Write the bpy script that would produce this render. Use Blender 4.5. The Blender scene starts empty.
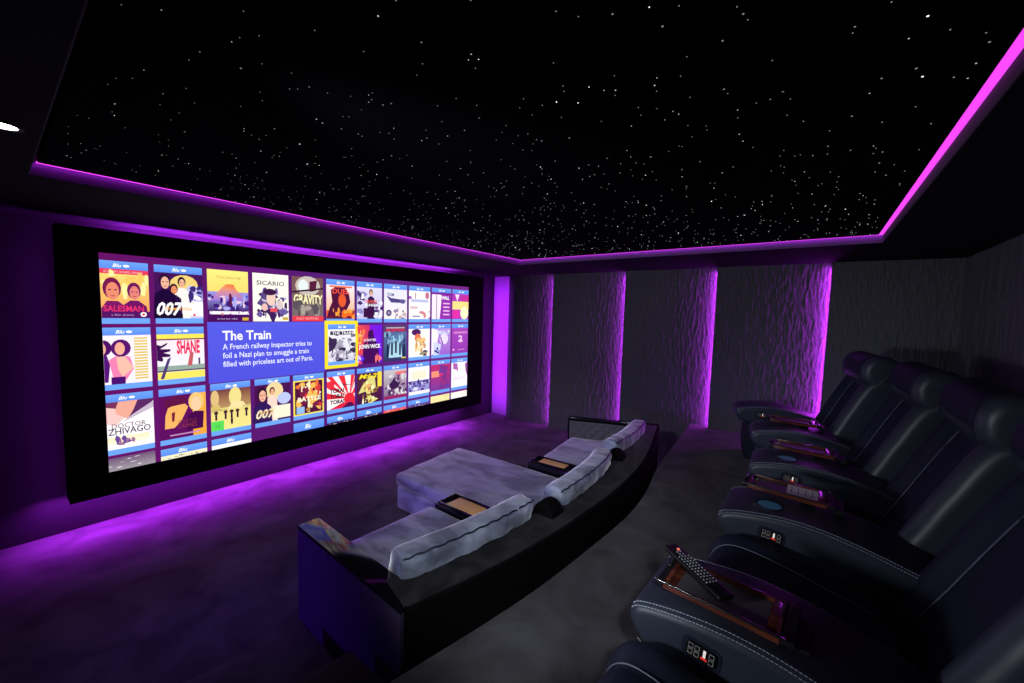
import bpy, bmesh, math, random
from mathutils import Vector, Matrix, noise
random.seed(7)
S = bpy.context.scene
C = S.collection
PI = math.pi
S.view_settings.view_transform = 'Standard'
S.view_settings.look = 'None'
S.view_settings.exposure = 0.0
S.view_settings.gamma = 1.0
S.view_settings.use_curve_mapping = False
S.cycles.caustics_reflective = False
S.cycles.caustics_refractive = False

# ------------------------------------------------------------ room numbers (metres)
ZS = 2.30                      # underside of the perimeter soffit
ZR = 0.43                      # rear platform
XW, XE = -4.35, 0.985          # screen wall, right wall
YN, YF = -0.95, 5.18           # near wall, far wall
CX0, CX1, CY0, CY1 = -2.948, 0.332, 0.139, 3.976   # opening of the star ceiling

# ------------------------------------------------------------ materials
def srgb(r, g, b):
    f = lambda c: (c/255)/12.92 if c/255 <= .04045 else (((c/255)+.055)/1.055)**2.4
    return (f(r), f(g), f(b), 1)

def mat(name, col, rough=.6, metal=0., spec=.5, bump=None, var=None, sheen=0., coat=0., emit=None, estr=0., sample=True):
    m = bpy.data.materials.new(name); m.use_nodes = True
    nt = m.node_tree; b = nt.nodes['Principled BSDF']
    b.inputs['Base Color'].default_value = (*col[:3], 1)
    b.inputs['Roughness'].default_value = rough
    b.inputs['Metallic'].default_value = metal
    b.inputs['Specular IOR Level'].default_value = spec
    b.inputs['Sheen Weight'].default_value = sheen
    b.inputs['Sheen Roughness'].default_value = .35
    b.inputs['Coat Weight'].default_value = coat
    b.inputs['Coat Roughness'].default_value = .04
    if emit:
        b.inputs['Emission Color'].default_value = (*emit[:3], 1)
        b.inputs['Emission Strength'].default_value = estr
    tc = nt.nodes.new('ShaderNodeTexCoord')
    if var:      # (scale vec, second colour, detail, low, high)
        sc, c2, det, lo, hi = var
        mp = nt.nodes.new('ShaderNodeMapping'); mp.inputs['Scale'].default_value = sc
        n = nt.nodes.new('ShaderNodeTexNoise'); n.inputs['Scale'].default_value = 1; n.inputs['Detail'].default_value = det
        n.inputs['Distortion'].default_value = .6
        r = nt.nodes.new('ShaderNodeValToRGB')
        r.color_ramp.elements[0].position = lo; r.color_ramp.elements[1].position = hi
        r.color_ramp.elements[0].color = (*col[:3], 1); r.color_ramp.elements[1].color = (*c2[:3], 1)
        nt.links.new(tc.outputs['Object'], mp.inputs['Vector']); nt.links.new(mp.outputs[0], n.inputs['Vector'])
        nt.links.new(n.outputs['Fac'], r.inputs['Fac']); nt.links.new(r.outputs['Color'], b.inputs['Base Color'])
    if bump:     # list of (scale vec, strength, distance)
        prev = None
        for sc, st, di in bump:
            mp = nt.nodes.new('ShaderNodeMapping'); mp.inputs['Scale'].default_value = sc
            n = nt.nodes.new('ShaderNodeTexNoise'); n.inputs['Scale'].default_value = 1; n.inputs['Detail'].default_value = 4
            bp = nt.nodes.new('ShaderNodeBump'); bp.inputs['Strength'].default_value = st; bp.inputs['Distance'].default_value = di
            nt.links.new(tc.outputs['Object'], mp.inputs['Vector']); nt.links.new(mp.outputs[0], n.inputs['Vector'])
            nt.links.new(n.outputs['Fac'], bp.inputs['Height'])
            if prev: nt.links.new(prev.outputs[0], bp.inputs['Normal'])
            prev = bp
        nt.links.new(prev.outputs[0], b.inputs['Normal'])
    if not sample: m.cycles.emission_sampling = 'NONE'
    return m

LED = (.50, .028, 1.0)
M = {}
M['carpet'] = mat('grey carpet', (.040, .038, .042), .95, spec=.1, sheen=.08,
                  var=((3.6, 3.6, 3.6), (.098, .096, .100), 6, .32, .72), bump=[((260, 260, 260), .5, .004), ((9, 9, 9), .3, .01)])
M['black_wall'] = mat('black fabric wall', (.022, .018, .024), .95, spec=.05)
M['soffit'] = mat('black painted plaster', (.019, .017, .022), .9, spec=.05)
M['star_panel'] = mat('black star ceiling cloth', (.008, .007, .010), 1., spec=0.)
M['cove'] = mat('grey cove face', (.10, .09, .11), .8, spec=.1)
M['plaster'] = mat('grey plaster', (.22, .20, .24), .8, spec=.2)
M['led'] = mat('purple led diffuser', (.3, .1, .4), .5, emit=(.96, .065, 1.0), estr=1.05)
M['led_edge'] = mat('purple led strip', (.3, .1, .4), .5, emit=(.8, .10, 1.0), estr=1.6)
for _n, _e in (('star', 1.0), ('star_mid', .42), ('star_dim', .17)): M[_n] = mat('fibre optic '+_n, (.02, .02, .02), .5, emit=(.88, .95, .93), estr=_e*1.5, sample=False)
def panel_mat():
    m = mat('rippled grey wall panel', (.115, .115, .128), .75, spec=.3, bump=[((120, 120, 30), 1.0, .014)])
    return m
M['panel'] = panel_mat()
M['frame'] = mat('matt black screen frame', (.004, .004, .004), .9, spec=.05)
M['lacquer'] = mat('black gloss lacquer', (.006, .005, .009), .10, spec=.35)
M['lacquer_side'] = mat('satin black lacquer tinted by violet glow', (.055, .040, .09), .45, spec=.3)  # violet reflection is put into the base colour
M['hull'] = mat('black upholstery', (.0028, .0028, .003), .85, spec=.08, bump=[((60, 60, 60), .3, .002)])
M['quilt'] = mat('charcoal quilted fabric', (.13, .125, .125), .8, spec=.2)
M['velvet'] = mat('grey velvet', (.12, .135, .19), .5, spec=.35, sheen=1.,
                  var=((2.6, 4.8, 4.8), (.38, .42, .54), 8, .37, .57), bump=[((40, 40, 40), .35, .006), ((9, 9, 9), .5, .02)])
M['velvet_dark'] = mat('charcoal velvet', (.012, .012, .013), .85, spec=.1, sheen=.15,
                  var=((6, 6, 6), (.032, .031, .034), 5, .36, .62), bump=[((40, 40, 40), .3, .004)])
M['piping'] = mat('dark piping', (.012, .012, .03), .6)
M['tan'] = mat('tan leather inlay', (1.0, .58, .20), .5, bump=[((150, 150, 150), .2, .001)])
M['leather'] = mat('navy leather lit tone', (.026, .031, .047), .42, spec=.35, bump=[((150, 150, 150), .18, .0015), ((7, 7, 7), .22, .012)])  # one leather in two tones; this copy has the light put in
M['leather_shaded'] = mat('navy leather shaded tone', (.013, .015, .030), .55, spec=.14, bump=[((150, 150, 150), .18, .0015), ((6, 6, 6), .3, .014)])  # same leather, shade put into its colour for fronts and hollows
M['thread'] = mat('pale grey thread', (.36, .39, .48), .6)
M['seam'] = mat('seam welt', (.10, .11, .16), .5)
M['black_plastic'] = mat('black plastic', (.006, .006, .007), .3, spec=.5)
M['chrome'] = mat('polished chrome', (.75, .74, .72), .16, metal=1.)
M['bracket'] = mat('matt black bracket', (.006, .006, .007), .6, spec=.2)
M['wood'] = mat('rosewood', (.045, .009, .006), .22, spec=.5, coat=.3, var=((6, 60, 60), (.15, .038, .022), 4, .35, .65))
M['tray_mat'] = mat('grey leather tray mat', (.075, .073, .075), .5)
M['paper'] = mat('white paper', (.88, .88, .86), .7)
M['ink'] = mat('grey ink', (.25, .25, .26), .7)
M['button'] = mat('printed button outline', (.26, .25, .24), .5, emit=(.33, .31, .29), estr=.10)
M['button_white'] = mat('lit white button', (.8, .8, .8), .5, emit=(.9, .75, .62), estr=.6)
M['button_red'] = mat('lit red button', (.7, .03, .02), .5, emit=(.9, .04, .02), estr=.45)
M['key'] = mat('grey remote keys', (.30, .31, .33), .45)
M['power_key'] = mat('red power key', (.75, .08, .05), .4, emit=(1, .25, .2), estr=.6)
M['cup_glow'] = mat('blue lit cup ring', (.03, .09, .14), .3, emit=(.006, .03, .06), estr=.6)
M['cup_well'] = mat('brushed cup well', (.05, .09, .12), .25, metal=.6)
M['lamp'] = mat('lit lamp lens', (1, 1, 1), .5, emit=(1, .97, .88), estr=40)
M['white_metal'] = mat('dark lamp trim', (.05, .05, .05), .4)

# ------------------------------------------------------------ helpers
def link(name, bm, m, parent=None, smooth=None, kind=None, label=None, loc=None):
    me = bpy.data.meshes.new(name)
    bmesh.ops.recalc_face_normals(bm, faces=bm.faces)
    bm.to_mesh(me); bm.free()
    ms = m if isinstance(m, (list, tuple)) else [m]
    for x in ms: me.materials.append(x)
    if smooth is not None:
        for p in me.polygons: p.use_smooth = True
        me.set_sharp_from_angle(angle=math.radians(smooth))
    o = bpy.data.objects.new(name, me); C.objects.link(o)
    if parent: o.parent = parent
    if kind: o['kind'] = kind
    if label: o['label'] = label
    if loc: o.location = loc
    return o

def struct(name, bm, m, smooth=None): return link(name, bm, m, None, smooth, 'structure')

def thing(name, label, cat, loc=(0, 0, 0), rz=0., group=None):
    o = bpy.data.objects.new(name, None); C.objects.link(o)
    o.empty_display_size = .05
    o.location = loc; o.rotation_euler = (0, 0, rz); o['label'] = label; o['category'] = cat
    if group: o['group'] = group
    return o

def tag(o, label, cat, group=None):
    o['label'] = label; o['category'] = cat
    if group: o['group'] = group
    return o

def box(bm, x0, x1, y0, y1, z0, z1, bev=0., seg=2, mi=0):
    fs = set(bm.faces)
    r = bmesh.ops.create_cube(bm, size=1)
    for v in r['verts']:
        v.co = Vector((x0 if v.co.x < 0 else x1, y0 if v.co.y < 0 else y1, z0 if v.co.z < 0 else z1))
    if bev:
        es = list({e for v in r['verts'] for e in v.link_edges})
        bmesh.ops.bevel(bm, geom=es, offset=bev, segments=seg, profile=.5, affect='EDGES')
    for f in bm.faces:
        if f not in fs: f.material_index = mi
    return bm

def newbox(*a, **k): return box(bmesh.new(), *a, **k)

def prism(pts, z0, z1, bev=0., seg=3, bm=None, rim_only=True, mi=0):
    """polygon in XY extruded in Z; top and bottom rims rounded"""
    bm = bm or bmesh.new()
    old = set(bm.faces)
    lo = [bm.verts.new((x, y, z0)) for x, y in pts]; hi = [bm.verts.new((x, y, z1)) for x, y in pts]
    n = len(pts)
    a = bm.faces.new(lo[::-1]); b = bm.faces.new(hi)
    for i in range(n): bm.faces.new((lo[i], lo[(i+1) % n], hi[(i+1) % n], hi[i]))
    if bev:
        es = [e for f in (a, b) for e in f.edges]
        if not rim_only: es = list({e for v in lo+hi for e in v.link_edges})
        bmesh.ops.bevel(bm, geom=es, offset=bev, segments=seg, profile=.5, affect='EDGES')
    for f in bm.faces:
        if f not in old: f.material_index = mi
    return bm

def prism_y(prof, y0, y1, bev=0., seg=4, bm=None):
    """side profile in XZ extruded along Y, both cap rims rounded"""
    bm = bm or bmesh.new()
    a = [bm.verts.new((x, y0, z)) for x, z in prof]; b = [bm.verts.new((x, y1, z)) for x, z in prof]
    n = len(prof)
    fa = bm.faces.new(a); fb = bm.faces.new(b[::-1])
    for i in range(n): bm.faces.new((a[i], b[i], b[(i+1) % n], a[(i+1) % n]))
    if bev:
        es = [e for f in (fa, fb) for e in f.edges]
        bmesh.ops.bevel(bm, geom=es, offset=bev, segments=seg, profile=.5, affect='EDGES', clamp_overlap=True)
    return bm

def rprism(prof, y0, y1, r, K=5, bm=None):
    """side profile in XZ along Y with truly round cap edges of radius r"""
    bm = bm or bmesh.new(); n = len(prof); P = [Vector((a, b)) for a, b in prof]
    P = [p for i, p in enumerate(P) if (p-P[i-1]).length > 1e-5]
    Q = []                                   # even spacing round the outline
    for i, p in enumerate(P):
        q = P[(i+1) % len(P)]; m_ = max(1, int((q-p).length/.012))
        if (p-(Q[-1] if Q else P[-1])).length < .006: continue
        Q += [p.lerp(q, k/m_) for k in range(m_)]
    P = Q; n = len(P)
    ar = sum(P[i].x*P[(i+1) % n].y-P[(i+1) % n].x*P[i].y for i in range(n)); sg = 1 if ar > 0 else -1
    N = []
    for i in range(n):
        t = (P[(i+1) % n]-P[i-1]).normalized(); N.append(Vector((t.y, -t.x))*sg)
    def sec(phi, y):
        d = r*(1-math.sin(phi)); Z = [p-q*d for p, q in zip(P, N)]
        for _ in range(int(round(6*d/r))): Z = [Z[i]*.5+(Z[i-1]+Z[(i+1) % n])*.25 for i in range(n)]
        return [bm.verts.new((p.x, y, p.y)) for p in Z]
    rows = [sec(PI/2*k/K, y0+r*(1-math.cos(PI/2*k/K))) for k in range(K+1)]+[sec(PI/2*k/K, y1-r*(1-math.cos(PI/2*k/K))) for k in range(K, -1, -1)]
    for a, b in zip(rows, rows[1:]):
        for i in range(n): bm.faces.new((a[i], a[(i+1) % n], b[(i+1) % n], b[i]))
    bm.faces.new(rows[0]); bm.faces.new(rows[-1][::-1])
    return bm

def spline(pts, n=6, closed=False):
    out = []; N = len(pts)
    rng = range(N) if closed else range(N-1)
    g = (lambda i: Vector(pts[i % N])) if closed else (lambda i: Vector(pts[max(0, min(N-1, i))]))
    for i in rng:
        p0, p1, p2, p3 = g(i-1), g(i), g(i+1), g(i+2)
        for k in range(n):
            t = k/n
            out.append(.5*((2*p1)+(-p0+p2)*t+(2*p0-5*p1+4*p2-p3)*t*t+(-p0+3*p1-3*p2+p3)*t**3))
    if not closed: out.append(Vector(pts[-1]))
    return out

def tube(bm, pts, r, n=6, mi=0):
    pts = [Vector(p) for p in pts]; rings = []
    for i, p in enumerate(pts):
        t = (pts[min(i+1, len(pts)-1)]-pts[max(i-1, 0)]).normalized()
        up = Vector((0, 0, 1)) if abs(t.z) < .9 else Vector((1, 0, 0))
        a = t.cross(up).normalized(); b = t.cross(a)
        rings.append([bm.verts.new(p+r*(math.cos(2*PI*k/n)*a+math.sin(2*PI*k/n)*b)) for k in range(n)])
    for i in range(len(rings)-1):
        for k in range(n):
            f = bm.faces.new((rings[i][k], rings[i][(k+1) % n], rings[i+1][(k+1) % n], rings[i+1][k])); f.material_index = mi
    for rg in (rings[0][::-1], rings[-1]):
        f = bm.faces.new(rg); f.material_index = mi
    return bm

def disc(bm, c, r0, r1, z0, z1, n=24):
    """ring (r0>0) or plug standing on z0..z1"""
    def ring(r, z): return [bm.verts.new((c[0]+r*math.cos(2*PI*k/n), c[1]+r*math.sin(2*PI*k/n), z)) for k in range(n)]
    o0, o1 = ring(r1, z0), ring(r1, z1)
    if r0 > 0:
        i0, i1 = ring(r0, z0), ring(r0, z1)
        for k in range(n):
            j = (k+1) % n
            bm.faces.new((o0[k], o0[j], o1[j], o1[k])); bm.faces.new((i0[j], i0[k], i1[k], i1[j]))
            bm.faces.new((o1[k], o1[j], i1[j], i1[k])); bm.faces.new((o0[j], o0[k], i0[k], i0[j]))
    else:
        bm.faces.new(o1); bm.faces.new(o0[::-1])
        for k in range(n):
            j = (k+1) % n
            bm.faces.new((o0[k], o0[j], o1[j], o1[k]))
    return bm

def area(name, loc, d, sx, sy, power, col=LED, vis=False, spread=180, updir=None):
    l = bpy.data.lights.new(name, 'AREA'); l.shape = 'RECTANGLE'; l.size = sx; l.size_y = sy
    l.energy = power; l.color = col[:3]; l.spread = math.radians(spread)
    o = bpy.data.objects.new(name, l); C.objects.link(o); o.location = loc
    z = -Vector(d).normalized()
    x = Vector(updir).normalized() if updir else Vector((1, 0, 0))     # direction of the sx side
    y = z.cross(x).normalized(); x = y.cross(z)
    o.rotation_euler = Matrix((x, y, z)).transposed().to_euler()
    return o

def spot(name, loc, target, power, ang=90, blend=.8, col=(1, .96, .90), rad=.05):
    l = bpy.data.lights.new(name, 'SPOT'); l.energy = power; l.color = col; l.spot_size = math.radians(ang)
    l.spot_blend = blend; l.shadow_soft_size = rad
    o = bpy.data.objects.new(name, l); C.objects.link(o); o.location = loc
    o.rotation_euler = (Vector(target)-Vector(loc)).to_track_quat('-Z', 'Y').to_euler()
    return o

# ------------------------------------------------------------ room shell
struct('floor', newbox(XW, XE, YN, YF, -.1, 0), M['carpet'])
struct('wall_front', newbox(XW-.1, XW, YN, YF, 0, ZS), M['black_wall'])
struct('wall_far', newbox(XW, XE, YF, YF+.1, 0, ZS), M['plaster'])
struct('wall_near', newbox(XW, XE, YN-.1, YN, 0, ZS), M['black_wall'])

def ripple_panel(name, x0, x1, d0, d1, parent=None):
    """wall panel whose rippled front leans: d0 out of the wall at x0, d1 at x1"""
    bm = bmesh.new(); nx = max(8, int((x1-x0)/.0075)); nz = 130; g = []
    for i in range(nx+1):
        x = x0+(x1-x0)*i/nx; row = []
        for j in range(nz+1):
            z = ZS*j/nz; d = d0+(d1-d0)*i/nx
            h = noise.noise(Vector((x*46, z*9, 3.1)))*.6+noise.noise(Vector((x*95, z*22, 7.7)))*.4
            e = min(1, (nx-i)/3, i/3)
            row.append(bm.verts.new((x, YF-d-.0095*h*e, z)))
        g.append(row)
    for i in range(nx):
        for j in range(nz): bm.faces.new((g[i][j], g[i+1][j], g[i+1][j+1], g[i][j+1]))
    # solid sides and back
    bl = [bm.verts.new((x0, YF, z)) for z in (0, ZS)]; br = [bm.verts.new((x1, YF, z)) for z in (0, ZS)]
    bm.faces.new([bl[0]]+g[0]+[bl[1]]); bm.faces.new([br[1]]+g[-1][::-1]+[br[0]])
    bm.faces.new([bl[1]]+[r[-1] for r in g]+[br[1]]); bm.faces.new([br[0]]+[r[0] for r in g][::-1]+[bl[0]])
    bm.faces.new((bl[0], bl[1], br[1], br[0]))
    return link(name, bm, M['panel'], parent, smooth=50)

PX = [-3.975, -3.15, -2.045, -.958, .080, XE]
plab = ['rippled grey wall panel beside the screen, narrowest of the far wall',
        'rippled grey wall panel between the faintest glowing strip and the next',
        'rippled grey wall panel behind the far end of the sofa',
        'rippled grey wall panel between the sofa and the brightest glowing strip',
        'rippled grey wall panel in the right corner behind the reclining seats']
for i in range(5):
    a, b = PX[i], PX[i+1]
    o = ripple_panel('rippled_panel', a+.001, b-.001, .085, .018)
    tag(o, plab[i], 'wall panel', 'rippled panels of the far wall')
    # led line tucked behind the proud edge of the panel
    pw = [6, 10, 10.5, 11, 14][i]
    area('panel_edge_light', (a-.004, YF-.045, ZS/2), (-1, -.18, 0), ZS-.1, .05, pw, (.50, .028, 1.0) if i == 0 else (.58, .035, .97), updir=(0, 0, 1))
# right wall, panelled in the same rippled surface
bm = bmesh.new(); ny, nz = 240, 48; g = []
for i in range(ny+1):
    y = YN+(YF-YN)*i/ny
    g.append([bm.verts.new((XE-.010*(noise.noise(Vector((y*22, z*3, 1.5)))+.5), y, z)) for z in [ZS*j/nz for j in range(nz+1)]])
for i in range(ny):
    for j in range(nz): bm.faces.new((g[i][j], g[i+1][j], g[i+1][j+1], g[i][j+1]))
box(bm, XE+.002, XE+.1, YN, YF, 0, ZS)
struct('wall_right', bm, M['panel'])

# soffit ring with the opening of the star ceiling
bm = bmesh.new()
for a in ((XW, XE, YN, CY0), (XW, XE, CY1, YF), (XW, CX0, CY0, CY1), (CX1, XE, CY0, CY1)):
    box(bm, a[0], a[1], a[2], a[3], ZS, ZS+.12)
struct('trim_1', bm, M['soffit'])
ZP = ZS+.056
struct('ceiling', newbox(CX0+.03, CX1-.03, CY0+.03, CY1-.03, ZP, ZP+.06), M['star_panel'])
# pale face of the recess with the led channel between face and star panel
bm = bmesh.new()
t = .004
for a in ((CX0, CX1, CY0, CY0+t), (CX0, CX1, CY1-t, CY1), (CX0, CX0+t, CY0+t, CY1-t), (CX1-t, CX1, CY0+t, CY1-t)):
    box(bm, *a, ZS+.001, ZP+.04)
struct('trim_2', bm, M['cove'])
bm = bmesh.new(); w = .026
for a in ((CX0+t, CX1-t, CY1-w, CY1-t), (CX0+t, CX0+w, CY0+w, CY1-w), (CX1-w, CX1-t, CY0+w, CY1-w)):
    box(bm, *a, ZP+.001, ZP+.006)
o = link('cove_light_strip', bm, M['led'])
tag(o, 'glowing purple light strip running round the edge of the starry ceiling', 'light strip')
L = CY1-CY0
for nm, loc, d, up, ln, pw in (('cove_light', (CX0+.016, (CY0+CY1)/2, ZP-.001), (-.5, 0, -1), (0, 1, 0), L, 1.3),
                           ('cove_light', (CX1-.016, (CY0+CY1)/2, ZP-.001), (.5, 0, -1), (0, 1, 0), L, .01),
                           ('cove_light', ((CX0+CX1)/2, CY1-.016, ZP-.001), (0, .5, -1), (1, 0, 0), CX1-CX0, 1.6)):
    area(nm, loc, d, ln, .012, pw, updir=up)

# stars
bm = bmesh.new()
for i in range(1150):
    x = random.uniform(CX0+.06, CX1-.06); y = random.uniform(CY0+.06, CY1-.06)
    k = random.random()**3.2
    r = .0011+.0011*k+.00034*y
    a0 = random.random()
    dep = .0006+.0008*y*(.4+r*120); mi = random.choices((0, 1, 2), (6, 18, 76))[0]
    lo = [bm.verts.new((x+r*math.cos(2*PI*(q/5+a0)), y+r*math.sin(2*PI*(q/5+a0)), ZP-dep)) for q in range(5)]
    hi = [bm.verts.new((v.co.x, v.co.y, ZP-.0002)) for v in lo]
    fs = [bm.faces.new(lo[::-1])]+[bm.faces.new((lo[q], lo[(q+1) % 5], hi[(q+1) % 5], hi[q])) for q in range(5)]
    for f in fs: f.material_index = mi
o = link('ceiling_stars', bm, [M['star'], M['star_mid'], M['star_dim']])
tag(o, 'hundreds of tiny white fibre points scattered over the black ceiling', 'star lights'); o['kind'] = 'stuff'

# rear platform with its curved edge, and the steps
edge = [(-1.30, YN), (-1.25, -.2), (-1.17, .4), (-1.10, .8), (-1.02, 1.2), (-.965, 1.55), (-.925, 2.0), (-.90, 2.45), (-.925, 2.87), (-1.01, 3.4), (-1.06, 3.93), (-1.11, 4.5), (-1.16, YF-.005)]
ep = [(p.x, p.y) for p in spline([(x, y, 0) for x, y in edge], 5)]
poly = ep+[(XE-.01, YF-.005), (XE-.01, YN)]
o = struct('floor_platform', prism(poly[::-1], 0.001, ZR, .012, 2), M['carpet'], smooth=40)
o = struct('floor_step_lower', prism([(-2.10, -.10), (-1.93, .885), (-1.25, .885), (-1.25, -.10)], .001, .15, .012, 2), M['carpet'], smooth=40)
o = struct('floor_step_upper', prism([(-1.62, -.10), (-1.47, .87), (-1.12, .87), (-1.17, -.10)], .15, .295, .012, 2), M['carpet'], smooth=40)

# ------------------------------------------------------------ projection screen
SX = -3.966; SY0, SY1, SZ0, SZ1 = .480, 4.152, .5005, 2.0576
SW = SY1-SY0; SH = SZ1-SZ0
FY0, FY1, FZ0, FZ1 = .285, 4.465, .335, 2.222
scr = thing('projection_screen', 'huge wide cinema screen in a black frame showing rows of film covers', 'screen', (SX, (SY0+SY1)/2, FZ0))
def sl(o):  # children are written in room coordinates
    o.matrix_parent_inverse = Matrix.Translation(scr.location).inverted(); return o
bm = bmesh.new()
for a in ((FY0, SY0-.001, FZ0, FZ1), (SY1+.001, FY1, FZ0, FZ1), (SY0-.001, SY1+.001, FZ0, SZ0-.001), (SY0-.001, SY1+.001, SZ1+.001, FZ1)):
    box(bm, SX-.16, SX+.006, a[0], a[1], a[2], a[3])
box(bm, SX-.16, SX-.02, FY0, FY1, FZ0, FZ1)
box(bm, XW+.001, SX-.16, FY0+.5, FY1-.5, FZ0+.25, FZ1-.25)
sl(link('frame', bm, M['frame'], scr))

# picture: every shape is a coloured facet that gives off light
pm = bpy.data.materials.new('lit screen picture'); pm.use_nodes = True
nt = pm.node_tree; nt.nodes.clear()
at = nt.nodes.new('ShaderNodeVertexColor'); at.layer_name = 'Col'
em = nt.nodes.new('ShaderNodeEmission'); em.inputs['Strength'].default_value = 1.12
ou = nt.nodes.new('ShaderNodeOutputMaterial')
nt.links.new(at.outputs['Color'], em.inputs['Color']); nt.links.new(em.outputs[0], ou.inputs['Surface'])
pm.cycles.emission_sampling = 'NONE'

class Pic:
    def __init__(s, u0, u1, v0, v1, base=0):
        s.b = (u0, u1, v0, v1); s.f = []; s.n = base; s.flat = False
    def P(s, x, y):
        u0, u1, v0, v1 = s.b
        return (u0+(u1-u0)*x, v0+(v1-v0)*y)
    def poly(s, pts, cols):
        if not isinstance(cols, list): cols = [cols]*len(pts)
        if not s.flat: s.n += 1
        s.f.append((([s.P(*p) for p in pts]), cols, s.n)); return s
    def rect(s, x0, y0, x1, y1, c, c2=None):
        c2 = c2 or c
        return s.poly([(x0, y0), (x1, y0), (x1, y1), (x0, y1)], [c, c, c2, c2])
    def hgrad(s, x0, y0, x1, y1, c, c2): return s.poly([(x0, y0), (x1, y0), (x1, y1), (x0, y1)], [c, c2, c2, c])
    def ell(s, x, y, rx, ry, c, n=14): return s.poly([(x+rx*math.cos(2*PI*k/n), y+ry*math.sin(2*PI*k/n)) for k in range(n)], c)
    def blot(s, x0, y0, x1, y1, cols, n, r=.06, seed=1):
        R = random.Random(seed)
        for _ in range(n):
            cx, cy = R.uniform(x0, x1), R.uniform(y0, y1); q = r*R.uniform(.4, 1.3); a = R.uniform(.5, 1.6)
            s.poly([(min(1, max(0, cx+q*a*R.uniform(.6, 1.3)*math.cos(2*PI*k/6))), min(1, max(0, cy+q*R.uniform(.6, 1.3)/a*math.sin(2*PI*k/6)))) for k in range(6)], R.choice(cols))
        return s
    def text(s, body, x, y, h, c, width=None, bold=0., shear=0., sp=1.):
        cu = bpy.data.curves.new('t', 'FONT'); cu.body = body; cu.size = 1; cu.offset = bold; cu.shear = shear; cu.space_character = sp
        cu.resolution_u = 2
        ob = bpy.data.objects.new('t', cu); C.objects.link(ob)
        dg = bpy.context.evaluated_depsgraph_get(); dg.update()
        me = bpy.data.meshes.new_from_object(ob.evaluated_get(dg))
        bpy.data.objects.remove(ob); bpy.data.curves.remove(cu)
        if not me.vertices: return s
        xs = [v.co.x for v in me.vertices]; w0 = max(xs)-min(xs); mx = min(xs)
        u0, u1, v0, v1 = s.b
        hv = h/.70; asp = (v1-v0)/(u1-u0)
        sx = (width/w0) if width else hv*asp
        s.n += 1
        for p in me.polygons:
            s.f.append(([s.P(x+(me.vertices[i].co.x-mx)*sx, y-me.vertices[i].co.y*hv) for i in p.vertices], [c]*len(p.vertices), s.n))
        bpy.data.meshes.remove(me)
        return s
    def build(s, name, parent, label=None):
        bm = bmesh.new(); cl = bm.loops.layers.color.new('Col') if False else bm.loops.layers.float_color.new('Col')
        for pts, cols, n in s.f:
            vs = [bm.verts.new((SX+.00025*n, SY0+SW*min(1, max(0, u)), SZ1-SW*min(SH/SW, max(0, v)))) for u, v in pts]
            try: f = bm.faces.new(vs)
            except ValueError: continue
            for lp, c in zip(f.loops, cols): lp[cl] = srgb(*c)
        me = bpy.data.meshes.new(name); bm.to_mesh(me); bm.free(); me.materials.append(pm)
        o = bpy.data.objects.new(name, me); C.objects.link(o); o.parent = parent; sl(o)
        if label: o['label'] = label
        return o

VH = SH/SW
bg = Pic(0, 1, 0, VH); bg.flat = True
PU = (92, 22, 122)
for i in range(10):
    q = i/10; c = (int(70+30*abs(q-.5)*2+q*22), int(18+q*26), int(100+q*40)); c2 = (int(70+30*abs(q+.1-.5)*2+(q+.1)*22), int(18+(q+.1)*26), int(100+(q+.1)*40))
    bg.hgrad(q, 0, q+.1, 1, c, c2)
bg.build('screen_surface', scr)  # purple light washing over the screen is mixed into this backdrop
# a dark solid sheet carries the picture
sl(link('screen_backing', newbox(SX-.015, SX-.001, SY0, SY1, SZ0, SZ1), M['frame'], scr))

cols = [(-.011, .069), (.078, .158), (.167, .247), (.2565, .338), (.3465, .428), (.437, .521), (.529, .614), (.6215, .709), (.717, .808), (.816, .9075), (.915, 1.005)]
rows = [(.0135, .134), (.1415, .263), (.272, .392), (.4005, .520)]
BL = (92, 140, 240); BL2 = (110, 165, 250); W_ = (255, 255, 255); K = (30, 12, 45); SK = (240, 180, 150)

def cover(ci, ri, fn, label, bars=True, cell=None):
    u0, u1 = cols[ci]; v0, v1 = rows[ri]; n0 = 16 if cell else 2
    if cell: u0, u1, v0, v1 = cell
    p = Pic(u0, u1, v0, v1, n0)
    if bars:
        p.rect(0, 0, 1, .125, BL2, BL)
        p.text('Blu', .36, .095, .055, W_, bold=.02, shear=.3); p.ell(.6, .07, .06, .022, W_, 8)
        p.rect(0, .91, 1, 1, BL2, BL2)
        q = Pic(u0, u1, v0+(v1-v0)*.125, v0+(v1-v0)*.91, p.n)
    else:
        q = Pic(u0, u1, v0, v1-(0.004 if not cell else 0), p.n)
    fn(q)
    p.f += q.f
    o = p.build('film_cover', scr, label)
    return o

def person(p, x, y, s, skin, hair, cloth, face=None):
    p.poly([(x-1.7*s, 1), (x-1.5*s, y+2.0*s), (x-.5*s, y+1.2*s), (x+.5*s, y+1.2*s), (x+1.5*s, y+2.0*s), (x+1.7*s, 1)], cloth)
    p.ell(x, y-.15*s, .85*s, 1.15*s, hair); p.ell(x+.05*s, y+.15*s, .6*s, .95*s, skin)
    p.rect(x-.35*s, y-.05*s, x-.08*s, y+.08*s, hair); p.rect(x+.2*s, y-.05*s, x+.45*s, y+.08*s, hair)
    p.rect(x-.15*s, y+.62*s, x+.25*s, y+.72*s, (170, 70, 80))

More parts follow.
